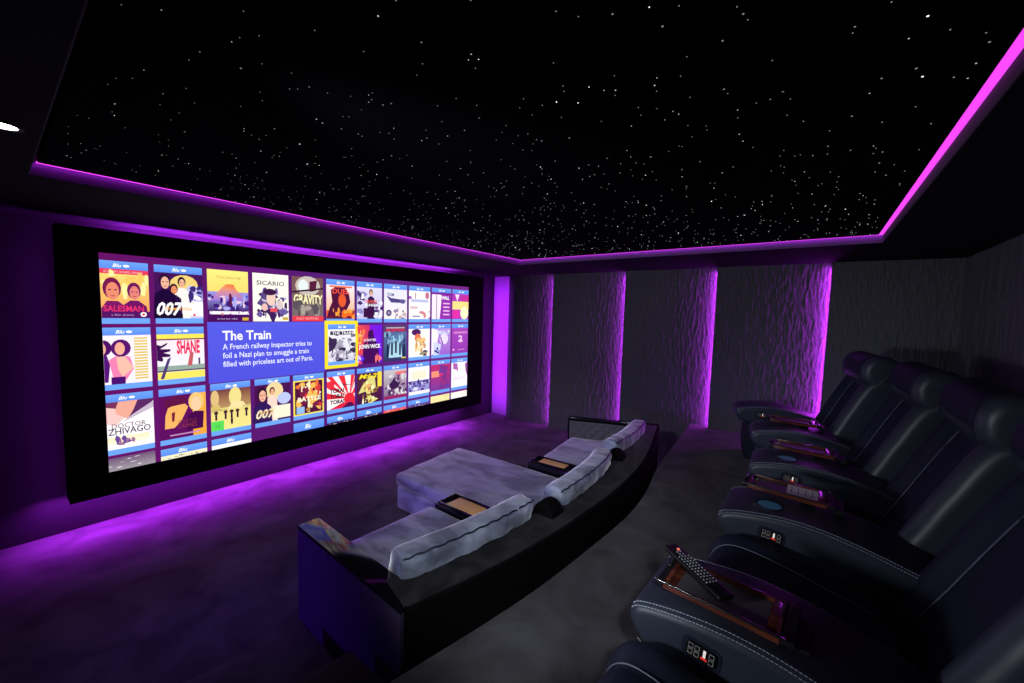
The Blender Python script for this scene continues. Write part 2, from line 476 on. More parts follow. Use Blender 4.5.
def c_sales(p):
    p.rect(0, 0, 1, 1, (255, 225, 120), (250, 150, 90)); p.rect(0, 0, 1, .1, (230, 60, 90)); p.text('ACADEMY AWARD WINNER', .2, .08, .05, (255, 190, 190), .7)
    p.blot(0, .15, 1, .4, [(255, 240, 160), (250, 200, 100)], 14, .1, 3)
    person(p, .72, .45, .15, (230, 130, 120), (110, 25, 90), (110, 20, 100)); person(p, .33, .42, .19, (235, 140, 110), (120, 25, 80), (120, 25, 100))
    p.rect(0, .86, 1, 1, (85, 20, 100)); p.text('SALESMAN', .17, .86, .12, (235, 50, 110), .72, .015); p.text('a film drama', .3, .95, .04, (200, 150, 200), .4); p.ell(.88, .92, .06, .05, W_); p.ell(.88, .92, .03, .025, (230, 60, 80))
def c_agent(p):
    p.rect(0, 0, 1, 1, (70, 20, 90), (60, 15, 90)); p.ell(.6, .25, .3, .22, (240, 210, 120)); p.poly([(.45, .65), (.7, .25), (1, .3), (1, 1), (.5, 1)], (200, 200, 240)); p.rect(.55, .62, 1, .95, W_)
    person(p, .55, .2, .10, SK, (40, 10, 40), (250, 240, 235)); person(p, .38, .36, .10, (240, 150, 100), (60, 15, 50), (40, 15, 70)); person(p, .2, .2, .14, SK, (50, 15, 60), (30, 8, 55))
    p.blot(.7, .3, 1, .6, [(60, 40, 120), W_, (150, 150, 220)], 14, .07, 5)
    p.rect(.0, .9, .55, 1, K); p.text('007', .02, .92, .27, W_, .55, .03, .3); p.text('FILM TITLE', .2, .82, .06, (240, 170, 70), .55, .02)
    p.ell(.8, .92, .03, .03, (240, 60, 60))
def c_mount(p):
    p.rect(0, 0, 1, .5, (255, 238, 130), (250, 215, 110)); p.rect(0, .42, 1, .8, (160, 150, 230), (60, 30, 110)); p.rect(0, .78, 1, 1, (70, 15, 90))
    p.poly([(.05, .6), (.35, .33), (.45, .27), (.62, .27), (.7, .38), (.95, .6)], [(150, 120, 220), (240, 150, 100), (250, 120, 60), (240, 110, 60), (230, 140, 110), (140, 120, 220)])
    p.blot(0, .5, 1, .75, [(90, 90, 210), (170, 170, 240), (60, 30, 120), (230, 200, 220)], 34, .06, 8); p.rect(.5, .5, .57, .68, (90, 25, 60)); p.ell(.53, .48, .03, .03, (90, 25, 60))
    p.text('TOUCHING THE', .2, .17, .05, (160, 140, 90), .6); p.rect(.03, .8, 1, .86, (250, 245, 255)); p.blot(.03, .8, 1, .86, [(220, 120, 120), (120, 80, 160)], 12, .025, 2); p.text('awards', .2, .96, .03, (200, 180, 220), .5); p.rect(.82, .92, .98, .98, (210, 180, 60))
def c_sic(p):
    p.rect(0, 0, 1, 1, (255, 252, 235)); p.text('SICARIO', .1, .24, .09, (110, 110, 130), .78, .02); p.text('a b c  d e f', .15, .1, .03, (190, 190, 190), .6)
    p.blot(.1, .33, .95, .9, [(60, 30, 90), (110, 90, 160), (90, 70, 130), (190, 180, 210)], 46, .09, 11); p.ell(.48, .52, .13, .15, (240, 205, 190)); p.ell(.45, .38, .18, .07, (60, 25, 70))
    p.ell(.3, .7, .08, .08, (240, 190, 180)); p.ell(.72, .65, .1, .1, (220, 200, 200)); p.rect(.45, .72, .65, .8, (230, 80, 90)); p.rect(.8, .91, .96, .97, (200, 170, 50))
def c_grav(p):
    p.rect(0, 0, 1, 1, (120, 80, 80), (120, 110, 110)); p.ell(.5, .2, .4, .22, (200, 190, 180)); p.ell(.35, .2, .16, .14, (230, 240, 240)); p.poly([(.55, .1), (.8, .06), (.75, .3), (.55, .33)], (90, 30, 60)); p.poly([(0, .33), (1, .22), (1, .26), (0, .37)], (60, 30, 50))
    p.text('GRAVITY', .05, .6, .2, (255, 250, 190), .93, .03, .0); p.blot(.1, .62, .9, .86, [(150, 140, 135), (90, 80, 90), (170, 160, 150)], 16, .09, 4); p.rect(0, .88, 1, 1, (230, 60, 80)); p.text('CULT EDITION', .12, .96, .05, (255, 190, 190), .7)
def c_head(p):
    p.rect(0, 0, 1, 1, (255, 235, 240), (250, 170, 100)); p.rect(0, .75, 1, 1, (240, 90, 40)); p.poly([(0, 1), (.1, .7), (.2, .5), (.15, .15), (.35, .03), (.65, .05), (.8, .25), (.85, .5), (.7, .75), (.5, .8), (.75, 1)], (80, 20, 60))
    p.ell(.55, .45, .14, .2, (230, 90, 50)); p.blot(.1, .75, 1, .98, [(240, 110, 40), (250, 160, 60), (110, 25, 50)], 22, .08, 6); p.rect(.1, .02, .9, .07, (240, 110, 80)); p.text('DUEL', .2, .25, .14, (240, 80, 60), .6, .03)
def c_run(p):
    p.rect(0, 0, 1, 1, (225, 220, 250), (200, 195, 235)); person(p, .55, .17, .09, (240, 180, 150), (60, 20, 50), (60, 25, 80)); p.rect(.25, .66, .68, .95, (60, 20, 70)); p.blot(0, .2, .25, .9, [(70, 40, 110), (150, 140, 200), W_], 18, .09, 9); p.blot(.7, .4, 1, .95, [(110, 80, 150), (240, 240, 255), (60, 30, 90)], 18, .07, 10); p.text('THE HUNT', .28, .5, .1, (240, 90, 70), .5, .03); p.text('RUNNER', .3, .6, .08, W_, .5, .02)
def c_spy(p):
    p.rect(0, 0, 1, 1, (230, 230, 250), (245, 240, 235)); p.text('TOM', .12, .24, .1, (90, 90, 140), .3, .03); p.poly([(.1, .22), (.3, .3), (.95, .35), (.9, .45), (.3, .45), (.2, .35)], (80, 70, 130)); p.ell(.8, .4, .12, .08, (100, 90, 150)); p.ell(.2, .8, .12, .11, (80, 60, 120)); p.ell(.2, .8, .06, .05, (160, 150, 190)); p.blot(.4, .7, 1, 1, [(240, 230, 220), (200, 170, 180), (150, 130, 170)], 14, .07, 3)
def c_white(p):
    p.rect(0, 0, 1, 1, (252, 248, 255), (255, 252, 245)); p.rect(.0, .2, .12, .3, (170, 90, 190)); p.rect(.28, .07, .32, .28, (180, 120, 90)); p.rect(.1, .3, .9, .4, (190, 195, 235)); p.ell(.85, .15, .1, .13, (200, 120, 150)); p.rect(.06, .55, .4, .64, (220, 190, 200)); p.blot(.6, .75, 1, .98, [(110, 50, 130), (250, 240, 245), (210, 130, 140)], 14, .08, 4); p.rect(.15, .88, .5, .93, (140, 130, 180))
def c_split(p):
    p.rect(0, 0, 1, 1, (150, 50, 175)); p.poly([(0, 0), (.5, .1), (.45, .6), (.4, 1), (0, 1)], (250, 235, 250)); p.rect(.22, .1, .26, 1, (150, 120, 160)); p.rect(0, 0, 1, .08, (130, 40, 150)); p.text('WALL', .5, .25, .12, W_, .4, .04); 
    for k in range(4): p.rect(.58, .38+.14*k, .92, .43+.14*k, (240, 190, 240))
def c_col(p):
    p.rect(0, 0, 1, 1, (180, 60, 190)); p.poly([(.15, .03), (.4, .03), (.28, .3)], (255, 225, 240)); p.rect(.5, .05, 1, .3, (200, 50, 160)); p.rect(0, .3, 1, .62, (245, 225, 140)); p.rect(0, .65, .4, .95, (230, 50, 170)); p.ell(.7, .75, .24, .26, (255, 250, 200))
def c_couple(p):
    p.rect(0, 0, 1, 1, (252, 238, 245)); 
    for k in range(15): p.rect(.68, .05+.06*k, .93, .085+.06*k, (225, 200, 100))
    p.poly([(0, .95), (0, .38), (.18, .36), (.24, .6), (.2, .95)], (85, 20, 120)); p.ell(.14, .25, .14, .16, (80, 15, 100)); p.ell(.09, .27, .09, .13, SK); p.poly([(.22, .5), (.4, .38), (.6, .45), (.66, .7), (.5, .95), (.3, .95)], (245, 130, 180)); p.poly([(.35, .45), (.5, .42), (.66, .68), (.45, .86), (.38, .7)], (245, 190, 170)); p.ell(.44, .26, .18, .18, (90, 20, 110)); p.ell(.42, .27, .09, .13, (245, 175, 150)); p.rect(.25, .85, .5, 1, (75, 15, 110)); p.ell(.07, .93, .06, .04, (240, 130, 140))
def c_shane(p):
    p.rect(0, 0, 1, 1, (255, 228, 235), (230, 245, 250)); p.rect(0, 0, 1, .1, (250, 230, 90)); p.rect(0, .1, 1, .13, (120, 60, 90)); p.text('SHANE', .4, .43, .28, (235, 40, 95), .5, .04)
    for k, (a, b) in enumerate([(.22, .18), (.28, .33), (.27, .45), (.12, .55)]): p.poly([(0, .22+.08*k), (.08, .25+.07*k), (a, b), (a-.02, b+.05), (0, .36+.07*k)], (60, 15, 80))
    p.rect(0, .7, 1, .82, (150, 170, 160)); p.rect(0, .84, 1, 1, (250, 230, 100)); p.poly([(.62, .72), (.68, .42), (.76, .42), (.72, .72)], (200, 90, 100)); p.poly([(.05, .98), (.2, .55), (.28, .5), (.12, .98)], (80, 60, 120)); p.rect(.86, .55, .9, .7, (90, 60, 110)); p.rect(0, .80, 1, .83, (90, 60, 90))
def c_train(p):
    p.rect(0, 0, 1, 1, (250, 250, 255), (210, 205, 225)); p.blot(0, .15, 1, 1, [(230, 230, 240), (120, 110, 140), (60, 45, 80), (170, 165, 185)], 60, .09, 21); p.poly([(0, .2), (.3, .4), (.2, .6), (0, .7)], (60, 40, 80)); p.rect(.05, .05, .9, .17, (60, 45, 75)); p.text('THE TRAIN', .12, .155, .09, W_, .76, .012)
def c_wick(p):
    p.rect(0, 0, 1, 1, (120, 40, 180)); p.hgrad(0, 0, .5, 1, (240, 80, 70), (200, 50, 110)); p.hgrad(.5, 0, 1, 1, (130, 30, 220), (110, 30, 230)); p.poly([(.2, 1), (.25, .5), (.4, .35), (.45, .15), (.62, .12), (.68, .35), (.85, .55), (.9, 1)], (70, 15, 90)); p.blot(0, .05, .42, .5, [(250, 140, 70), (230, 60, 80), (255, 190, 120)], 18, .06, 2); p.text('JOHN WICK', .06, .6, .1, W_, .88, .03); p.text('CHAPTER', .25, .42, .06, (250, 230, 255), .5, .02); p.blot(0, .78, .3, .98, [(90, 50, 240), (220, 200, 255)], 10, .06, 7); p.blot(.7, .82, 1, .98, [(250, 120, 120)], 6, .06, 7)
def c_incep(p):
    p.rect(0, 0, 1, .2, (90, 60, 110)); p.rect(0, .2, 1, 1, (90, 110, 160), (40, 60, 100)); p.rect(.1, .07, .9, .1, (190, 180, 190)); p.text('INCEPTION', .1, .19, .08, (240, 50, 60), .8, .02); p.poly([(.3, .3), (.7, .3), (.8, .9), (.2, .9)], [(150, 200, 225), (150, 200, 225), (180, 220, 235), (180, 220, 235)]); p.blot(.05, .25, .95, .5, [(50, 60, 110), (130, 170, 200), (90, 120, 170)], 22, .07, 4)
    for x, h in ((.15, .5), (.33, .45), (.5, .4), (.68, .46), (.86, .5)): p.rect(x-.04, h+.07, x+.04, h+.38, (30, 30, 70)); p.ell(x, h+.05, .028, .035, (30, 30, 70))
    p.rect(.75, .9, .95, .95, (220, 190, 90)); p.rect(0, .94, 1, 1, (60, 50, 100))
def c_bike(p):
    p.rect(0, 0, 1, 1, (255, 250, 245)); p.ell(.35, .12, .22, .12, (80, 30, 100)); p.ell(.42, .32, .15, .15, (235, 120, 80)); p.blot(.3, .35, .75, .8, [(240, 200, 130), (250, 235, 190), (210, 150, 110)], 24, .09, 5); p.blot(.45, .8, .9, .98, [(70, 50, 90), (160, 150, 120)], 10, .07, 6)
def c_mi3(p):
    p.rect(0, 0, 1, 1, (190, 150, 225), (160, 100, 210)); p.poly([(.1, 0), (.4, .1), (.2, .9), (0, 1), (0, 0)], (245, 240, 255)); p.text('M:I-3', .25, .2, .12, (210, 225, 255), .7, .04, .3); p.ell(.65, .4, .22, .22, (235, 220, 250)); p.poly([(.4, .25), (.5, .35), (.65, .65), (.55, .6)], (130, 70, 170)); p.poly([(.1, .5), (.5, .6), (.4, 1), (.1, 1)], (210, 215, 255)); p.blot(.1, .7, .45, .98, [(70, 60, 150)], 7, .05, 6)
def c_seven(p):
    p.rect(0, 0, 1, 1, (170, 70, 190), (150, 60, 180)); p.rect(.1, .14, .9, .22, (210, 130, 200)); p.text('2', .38, .5, .2, (245, 200, 240), .24, .04); p.ell(.5, .52, .14, .05, (240, 190, 235)); p.ell(.1, .85, .06, .04, (240, 170, 230)); p.rect(.35, .84, .75, .88, (210, 130, 215))
def c_zhiv(p):
    p.rect(0, 0, 1, 1, (255, 250, 250)); p.poly([(0, .05), (.45, 0), (.5, .3), (.3, .5), (0, .45)], (245, 200, 195)); p.poly([(.28, 0), (.75, 0), (.65, .25), (.5, .38), (.3, .25)], (240, 170, 150)); p.poly([(0, 0), (.35, 0), (.3, .14), (0, .1)], (120, 50, 90)); p.poly([(.7, 0), (1, 0), (1, .05), (.7, .3), (.5, .4), (.62, .2)], (90, 40, 100)); p.poly([(1, .06), (1, .2), (.4, .45), (.6, .3)], (200, 185, 205))
    p.text('DOCTOR', .22, .56, .1, (80, 50, 90), .62); p.text('ZHIVAGO', .15, .69, .13, (70, 40, 85), .78, .01); p.rect(0, .74, .9, .9, (252, 235, 190), (255, 245, 225)); p.blot(.3, .76, .6, .9, [(110, 70, 150), (160, 110, 150)], 10, .05, 5)
def c_duo(p):
    p.rect(0, 0, 1, 1, (95, 15, 95)); p.rect(.7, 0, 1, 1, (250, 180, 80), (250, 165, 60)); p.ell(.78, .2, .17, .22, (245, 200, 120)); p.ell(.78, .26, .11, .17, (250, 205, 165)); p.poly([(.6, .5), (.75, .42), (.95, .45), (.92, .85), (.55, .85)], (70, 10, 75)); p.poly([(.2, .2), (.45, .12), (.6, .3), (.45, .6), (.3, .75), (.1, .75), (.12, .45)], (250, 180, 100)); p.poly([(.1, .1), (.4, .02), (.6, .1), (.55, .22), (.25, .25), (.12, .3)], (95, 20, 70)); p.poly([(.25, .4), (.32, .38), (.3, .6), (.25, .6)], (120, 30, 60)); p.text('CASTLE', .38, .68, .09, (130, 40, 50), .4); p.text('CRIMES', .36, .78, .09, (140, 50, 60), .42); p.rect(.2, .9, .85, .93, (200, 140, 190))
def c_gold(p):
    p.rect(0, 0, 1, .5, (120, 60, 60), (190, 150, 100)); p.rect(0, .45, 1, 1, (235, 215, 130), (245, 230, 140)); p.ell(.6, .2, .16, .24, (240, 220, 140)); p.poly([(.4, .5), (.55, .3), (.8, .35), (.9, .5)], (240, 225, 160)); p.ell(.1, .2, .1, .2, (225, 190, 130)); p.poly([(0, .4), (.2, .35), (.25, .5), (0, .55)], (215, 190, 110)); p.text('THE CASTLE', .05, .53, .05, (120, 100, 70), .35); p.text('AVA', .78, .5, .05, (120, 100, 70), .18)
    for x in (.12, .35, .5, .65, .88): p.rect(x-.025, .56, x+.025, .74, (50, 25, 50)); p.ell(x, .56, .05, .04, (60, 35, 50))
    p.ell(.5, .8, .03, .1, (60, 30, 50)); p.rect(0, .76, .3, 1, (90, 220, 90)); p.text('12', .1, .92, .07, (40, 120, 50), .1)
def c_agent2(p):
    p.rect(0, 0, 1, 1, (75, 20, 80), (60, 10, 80)); p.ell(.55, .2, .25, .25, (240, 215, 160)); person(p, .48, .2, .09, (245, 180, 140), (60, 20, 50), (250, 215, 200)); person(p, .2, .27, .16, SK, (50, 15, 50), (50, 25, 90)); p.ell(.82, .42, .2, .16, (190, 200, 250)); p.rect(.5, .6, 1, .95, (250, 240, 215)); p.text('007', .02, .88, .22, (245, 225, 190), .55, .03, .3); p.text('GOLD', .1, .78, .08, (200, 140, 50), .4, .02)
def c_fire(p):
    p.rect(0, 0, 1, 1, (250, 225, 90)); p.rect(.05, .04, .95, .96, (80, 20, 60)); p.blot(.15, .1, .85, .8, [(240, 120, 60), (250, 190, 90), (255, 235, 190), (210, 60, 60), (120, 30, 70)], 46, .1, 31); p.text('BATTLE', .12, .6, .12, (255, 250, 220), .75, .03); p.rect(.08, .75, .33, .94, (150, 190, 250)); p.ell(.45, .85, .07, .06, (180, 130, 60))
def c_rays(p):
    p.rect(0, 0, 1, 1, (255, 245, 245)); 
    for k in range(9):
        a = PI+k*PI/8+.05; b = a+PI/16
        p.poly([(.8, .72), (.8+1.3*math.cos(a), .72+1.1*math.sin(a)), (.8+1.3*math.cos(b), .72+1.1*math.sin(b))] if False else [(.8, .72), (max(0, min(1, .8+1.2*math.cos(a))), max(0, .72+1.0*math.sin(a))), (max(0, min(1, .8+1.2*math.cos(b))), max(0, .72+1.0*math.sin(b)))], (240, 45, 60))
    p.ell(.8, .75, .2, .2, (235, 40, 60)); p.ell(.12, .25, .14, .13, (235, 50, 70)); p.poly([(.05, 1), (.5, .85), (1, .8), (1, 1)], (230, 40, 70)); p.poly([(.5, 1), (.75, .86), (.9, .86), (1, 1)], (80, 20, 80)); p.poly([(.25, .15), (.6, .25), (1, .35), (.6, .28), (.6, .36), (.55, .24)], (80, 40, 70))
    for k in range(3): p.text('TORA!', .1, .5+.17*k, .12, (50, 15, 40), .5, .04)
def c_mi2(p):
    p.rect(0, 0, 1, 1, (90, 40, 60), (70, 20, 70)); p.rect(.82, 0, 1, .5, (240, 220, 70)); p.poly([(.55, .1), (.7, .15), (.75, .5), (.5, .7), (.6, .8), (.85, .9), (.6, 1), (.45, 1), (.35, .6), (.05, .65), (.2, .4)], (225, 215, 130)); p.ell(.45, .5, .14, .12, (240, 170, 110)); p.blot(.2, .3, .8, .95, [(240, 235, 120), (250, 250, 200), (150, 110, 60)], 22, .06, 8); p.text('M:I-2', .06, .17, .13, (250, 225, 40), .72, .04, .3)
def c_rain(p):
    p.rect(0, 0, 1, 1, (200, 195, 200), (130, 70, 130)); p.rect(.5, .08, 1, .18, (240, 110, 120)); p.blot(0, .2, 1, .9, [(80, 50, 100), (150, 140, 160), (220, 215, 220), (110, 60, 120)], 46, .1, 15); p.poly([(.2, .5), (.4, .3), (.65, .5), (.6, .62), (.3, .7)], (60, 30, 80)); p.rect(0, .88, 1, 1, (150, 40, 100))
def c_crowd(p):
    p.rect(0, 0, 1, .5, (252, 248, 250)); p.rect(.15, .15, .85, .45, (245, 238, 210)); p.rect(0, .5, 1, .56, (120, 110, 180)); p.rect(0, .56, 1, .88, (160, 155, 215)); p.blot(0, .56, 1, .85, [(80, 50, 130), (220, 225, 250), (120, 110, 190)], 34, .07, 9); p.rect(0, .88, 1, 1, (250, 240, 255))
def c_redm(p):
    p.rect(0, 0, 1, 1, (200, 45, 110), (120, 60, 160)); p.poly([(.4, 0), (.9, .1), (.8, .5), (.95, .9), (.4, 1), (.55, .5)], (130, 50, 140)); p.rect(.02, .25, .42, .48, (250, 150, 120)); p.blot(.4, .2, 1, .9, [(230, 50, 100), (160, 50, 130), (110, 60, 160)], 22, .08, 3)
def c_pale(p):
    p.rect(0, 0, 1, 1, (252, 245, 255)); p.poly([(.1, 0), (.35, .05), (.4, .4), (.3, .3), (.1, .25)], (180, 100, 180)); p.poly([(.8, .1), (1, 0), (1, .6), (.85, .4)], (150, 80, 160)); p.rect(.1, .6, .8, .7, (245, 225, 250))
def strip(a, b): return lambda p: (p.rect(0, 0, 1, 1, a, a), p.blot(0, 0, 1, .12, [b], 14, .04, 3))

L0 = [(c_sales, 'two faces on an orange cover, red and blue bands'), (c_agent, 'blue banded cover with 007 in white'), (c_mount, 'cover with an orange mountain under a yellow sky'),
      (c_sic, 'white cover lettered SICARIO'), (c_grav, 'brown cover with slanted cream GRAVITY lettering'), (c_head, 'orange cover with a dark head in profile'), (c_run, 'pale cover with a dark suited figure'),
      (c_spy, 'pale blue cover with a grey sideways figure'), (c_white, 'mostly white cover in the top row'), (c_split, 'cover split white and purple'), (c_col, 'cover with pink, yellow and purple blocks')]
for i, (fn, lb) in enumerate(L0): cover(i, 0, fn, lb, bars=i not in (2, 3, 4))
cover(0, 1, c_couple, 'white cover with an embracing couple'); cover(1, 1, c_shane, 'cover lettered SHANE in red')
hl = Pic(.431, .5315, .1285, .2635, 15); hl.rect(0, 0, 1, 1, (250, 225, 50)); hl.build('highlight_frame', scr, 'yellow frame round the chosen film cover')
cover(5, 1, c_train, 'grey cover lettered THE TRAIN inside the yellow frame', cell=(.4405, .5225, .1385, .2545))
L1 = [(c_wick, 'orange and violet cover lettered JOHN WICK'), (c_incep, 'blue cover with standing figures lettered INCEPTION'), (c_bike, 'white cover with an orange face'), (c_mi3, 'pale violet cover lettered M:I-3'), (c_seven, 'plain purple cover at the right edge')]
for i, (fn, lb) in enumerate(L1): cover(6+i, 1, fn, lb, bars=i > 1)
L2 = [(c_zhiv, 'white cover lettered DOCTOR ZHIVAGO'), (c_duo, 'orange and purple cover with two faces'), (c_gold, 'yellow cover with a green square'), (c_agent2, 'dark cover with a suited figure and 007'), (c_fire, 'fiery cover inside a thin yellow border'),
      (c_rays, 'red and white sun ray cover lettered TORA'), (c_mi2, 'yellow and brown cover lettered M:I-2'), (c_rain, 'grey and violet cover with a running figure'), (c_crowd, 'white cover with a blue crowd'), (c_redm, 'red and purple cover'), (c_pale, 'pale cover at the right edge')]
for i, (fn, lb) in enumerate(L2): cover(i, 2, fn, lb)
def partial(ci, head, a, b, v0=.4005):
    u0, u1 = cols[ci]; p = Pic(u0, u1, v0, VH, 2)
    p.rect(0, 0, 1, 1, a, b)
    if head:
        p.rect(0, 0, 1, head, BL2, BL); p.text('Blu', .36, head*.8, head*.5, W_, .2, .02, .3)
    if head < .95: p.blot(.05, max(head, .1)+.05, .95, .98, [(120, 110, 120), (230, 225, 225)] if a != W_ else [(250, 250, 240)], 12, .04, ci)
    p.build('film_cover', scr)
partial(0, 0, (110, 80, 120), (160, 150, 160), .398); partial(1, .62, (250, 245, 180), (240, 235, 200)); partial(2, .62, W_, W_); partial(4, .98, BL, BL)
partial(5, .75, (50, 20, 70), (50, 20, 70)); partial(6, .72, (60, 30, 80), (60, 30, 80)); partial(7, .65, (240, 90, 90), (240, 90, 90)); partial(8, .65, (90, 60, 130), (90, 60, 130)); partial(9, 0, (250, 235, 160), (250, 230, 170)); partial(10, 0, (252, 245, 230), (255, 250, 245))
ip = Pic(.165, .4305, .1315, .270, 1)
ip.rect(0, 0, 1, 1, (88, 92, 228), (80, 82, 222))
sp = ip.build('info_panel', scr, 'blue panel describing the chosen film')
tx = Pic(.165, .4305, .1315, .270, 4)
tx.text('The Train', .105, .30, .155, W_, .385, .022)
for k, ln in enumerate(['A French railway inspector tries to', 'foil a Nazi plan to smuggle a train', 'filled with priceless art out of Paris.']):
    tx.text(ln, .105, .455+.145*k, .092, (235, 238, 255), [.765, .735, .775][k], .012)
t_ = tx.build('panel_text', sp); t_.matrix_parent_inverse = sp.matrix_parent_inverse @ Matrix() ; t_.parent = sp
t_.matrix_parent_inverse = Matrix()

# the light the picture throws into the room (the screen itself, seen as one lamp)
area('screen_glow', (SX+.03, (SY0+SY1)/2, (SZ0+SZ1)/2), (1, 0, 0), SW, SH, 2.5, (.62, .58, 1.0), updir=(0, 1, 0))

# led lines behind the screen frame
def strip_mesh(a):
    return newbox(*a)
o = link('led_strip', newbox(-4.20, -4.185, .62, 4.12, 2.10, 2.108), M['led_edge']); tag(o, 'purple light strip hidden behind the top of the screen frame', 'light strip')
area('frame_top_light', (-4.19, 2.37, 2.115), (-.25, 0, 1), 3.45, .02, 170, updir=(0, 1, 0))
area('frame_bottom_light', (-4.27, 2.25, .325), (.12, 0, -1), 4.2, .04, 62, updir=(0, 1, 0), spread=135)
area('frame_bottom_light', (-4.20, 2.25, .325), (.3, 0, -1), 4.2, .04, 26, updir=(0, 1, 0))
area('frame_side_light', (-4.19, FY1+.004, 1.15), (-.05, 1, 0), 2.0, .05, 15, (.40, .02, 1.0), updir=(0, 0, 1), spread=62)
area('frame_side_light', (-4.19, FY0-.004, 1.15), (-.5, -1, 0), 2.0, .05, 4, updir=(0, 0, 1))
# added spot, out of view, throws violet onto the sofa's near sides
spot('violet_fill_spot', (-3.2, YN+.08, .75), (-2.15, 1.2, .25), 120, 46, .7, (.20, .015, 1.0), .35)

# downlights
def downlight(x, y, label, power, target, ang=80):
    t = thing('ceiling_downlight', label, 'ceiling light', (x, y, ZS), 0, 'downlights in the soffit')
    bm = bmesh.new(); disc(bm, (0, 0), .034, .048, -.006, .0); link('trim_ring', bm, M['white_metal'], t, smooth=40)
    bm = bmesh.new(); disc(bm, (0, 0), 0, .033, -.004, -.001); link('lens', bm, M['lamp'], t)
    spot('downlight_beam', (x, y, ZS-.03), target, power, ang)
downlight(-2.19, .055, 'bright round downlight in the dark soffit at the left edge', 5, (-1.8, 2.2, .3), 50)
COOL = (.84, .91, 1)
spot('near_soffit_beam', (.30, -.40, ZS-.03), (-1.58, 2.25, .48), 165, 38, .6, COOL)
spot('near_soffit_beam', (-1.0, -.50, ZS-.03), (-.75, 2.6, .43), 30, 46, .8, COOL)
spot('recliner_fill_spot', (-1.7, YN+.06, 1.45), (.15, 2.0, .95), 125, 56, .8, COOL, .12)  # added spot out of view, lights the near sides of the recliners
spot('panel_fill_spot', (-1.2, -.05, ZS-.14), (-1.4, YF, .95), 80, 66, .9, COOL, .02)  # added spot without a fixture, brightens the rippled panels

# ------------------------------------------------------------ sofa
hull = [(-1.21, .945), (-1.11, 1.35), (-1.045, 1.75), (-1.01, 2.2), (-1.0, 2.6), (-1.035, 3.1), (-1.12, 3.6), (-1.22, 4.05), (-1.31, 4.42)]
hs = [Vector((p.x, p.y, 0)) for p in spline([(x, y, 0) for x, y in hull], 5)]
def offs(path, d):
    out = []
    for i, p in enumerate(path):
        t = (path[min(i+1, len(path)-1)]-path[max(i-1, 0)]).normalized()
        out.append(p+Vector((-t.y, t.x, 0))*d)
    return out
HI = .545
sofa = thing('sectional_sofa', 'long curved grey velvet sectional sofa with a wide chaise facing the screen', 'sofa', (-1.7, 2.5, 0))
def so(o): o.matrix_parent_inverse = Matrix.Translation(sofa.location).inverted(); return o
inner = offs(hs, .14)
so(link('backrest', prism([(p.x, p.y) for p in hs]+[(p.x, p.y) for p in inner[::-1]], .03, HI, .014, 3), M['hull'], sofa, smooth=45))
# velvet ledge on top of the back
a = offs(hs, .018); b = offs(hs, .215)
so(link('back_ledge', prism([(p.x, p.y) for p in a[:-2]]+[(p.x, p.y) for p in b[:-2][::-1]], HI-.03, HI+.008, .008, 2), M['velvet_dark'], sofa, smooth=45))
# arms
def arm(p0, p1, th, z1, nm, side_m):
    d = (Vector(p1)-Vector(p0)).normalized(); n = Vector((-d.y, d.x))
    q = [Vector(p0), Vector(p1), Vector(p1)+n*th, Vector(p0)+n*th]
    bm = prism([(v.x, v.y) for v in q], .02, z1-.02)
    o = so(link(nm, bm, side_m, sofa))
    bm = prism([(v.x, v.y) for v in q], z1-.02, z1, .003, 2)
    so2 = link('arm_top', bm, M['lacquer'], o, smooth=40)
    return o, q
o, q = arm((-2.155, .966), (-1.225, .932), .112, .55, 'arm_panel', M['lacquer_side'])
o['label'] = 'near arm panel in satin black, tinted with violet glow'
o2, q2 = arm((-2.19, 3.97), (-1.36, 4.30), .075, .55, 'arm_panel', M['hull'])
# quilted inner face of the far arm
p0, p1 = Vector((-2.17, 3.965)), Vector((-1.37, 4.283)); d = (p1-p0); n = Vector((d.y, -d.x)).normalized()
bm = bmesh.new(); g = []
NX, NZ = 96, 26
for i in range(NX+1):
    row = []
    for j in range(NZ+1):
        s_, z = i/NX, .28+.235*j/NZ; u, v = s_*.9/.055, (z-.28)/.055
        h = abs(math.sin(PI*(u+v)/1.0*.5))*abs(math.sin(PI*(u-v)*.5))
        e = 0 if j in (0, NZ) or i in (0, NX) else 1
        q_ = p0+d*s_+n*(.004+.014*h*e)
        row.append(bm.verts.new((q_.x, q_.y, z)))
    g.append(row)
for i in range(NX):
    for j in range(NZ): bm.faces.new((g[i][j], g[i+1][j], g[i+1][j+1], g[i][j+1]))
for j in (0,):
    back = [bm.verts.new((*(p0+d*k), z)) for k, z in ((0, .28), (1, .28), (1, .515), (0, .515))]
bm.faces.new(back)
ql = link('quilted_pad', bm, M['quilt'], o2, smooth=60)
for c in (ql,): c.matrix_parent_inverse = Matrix()
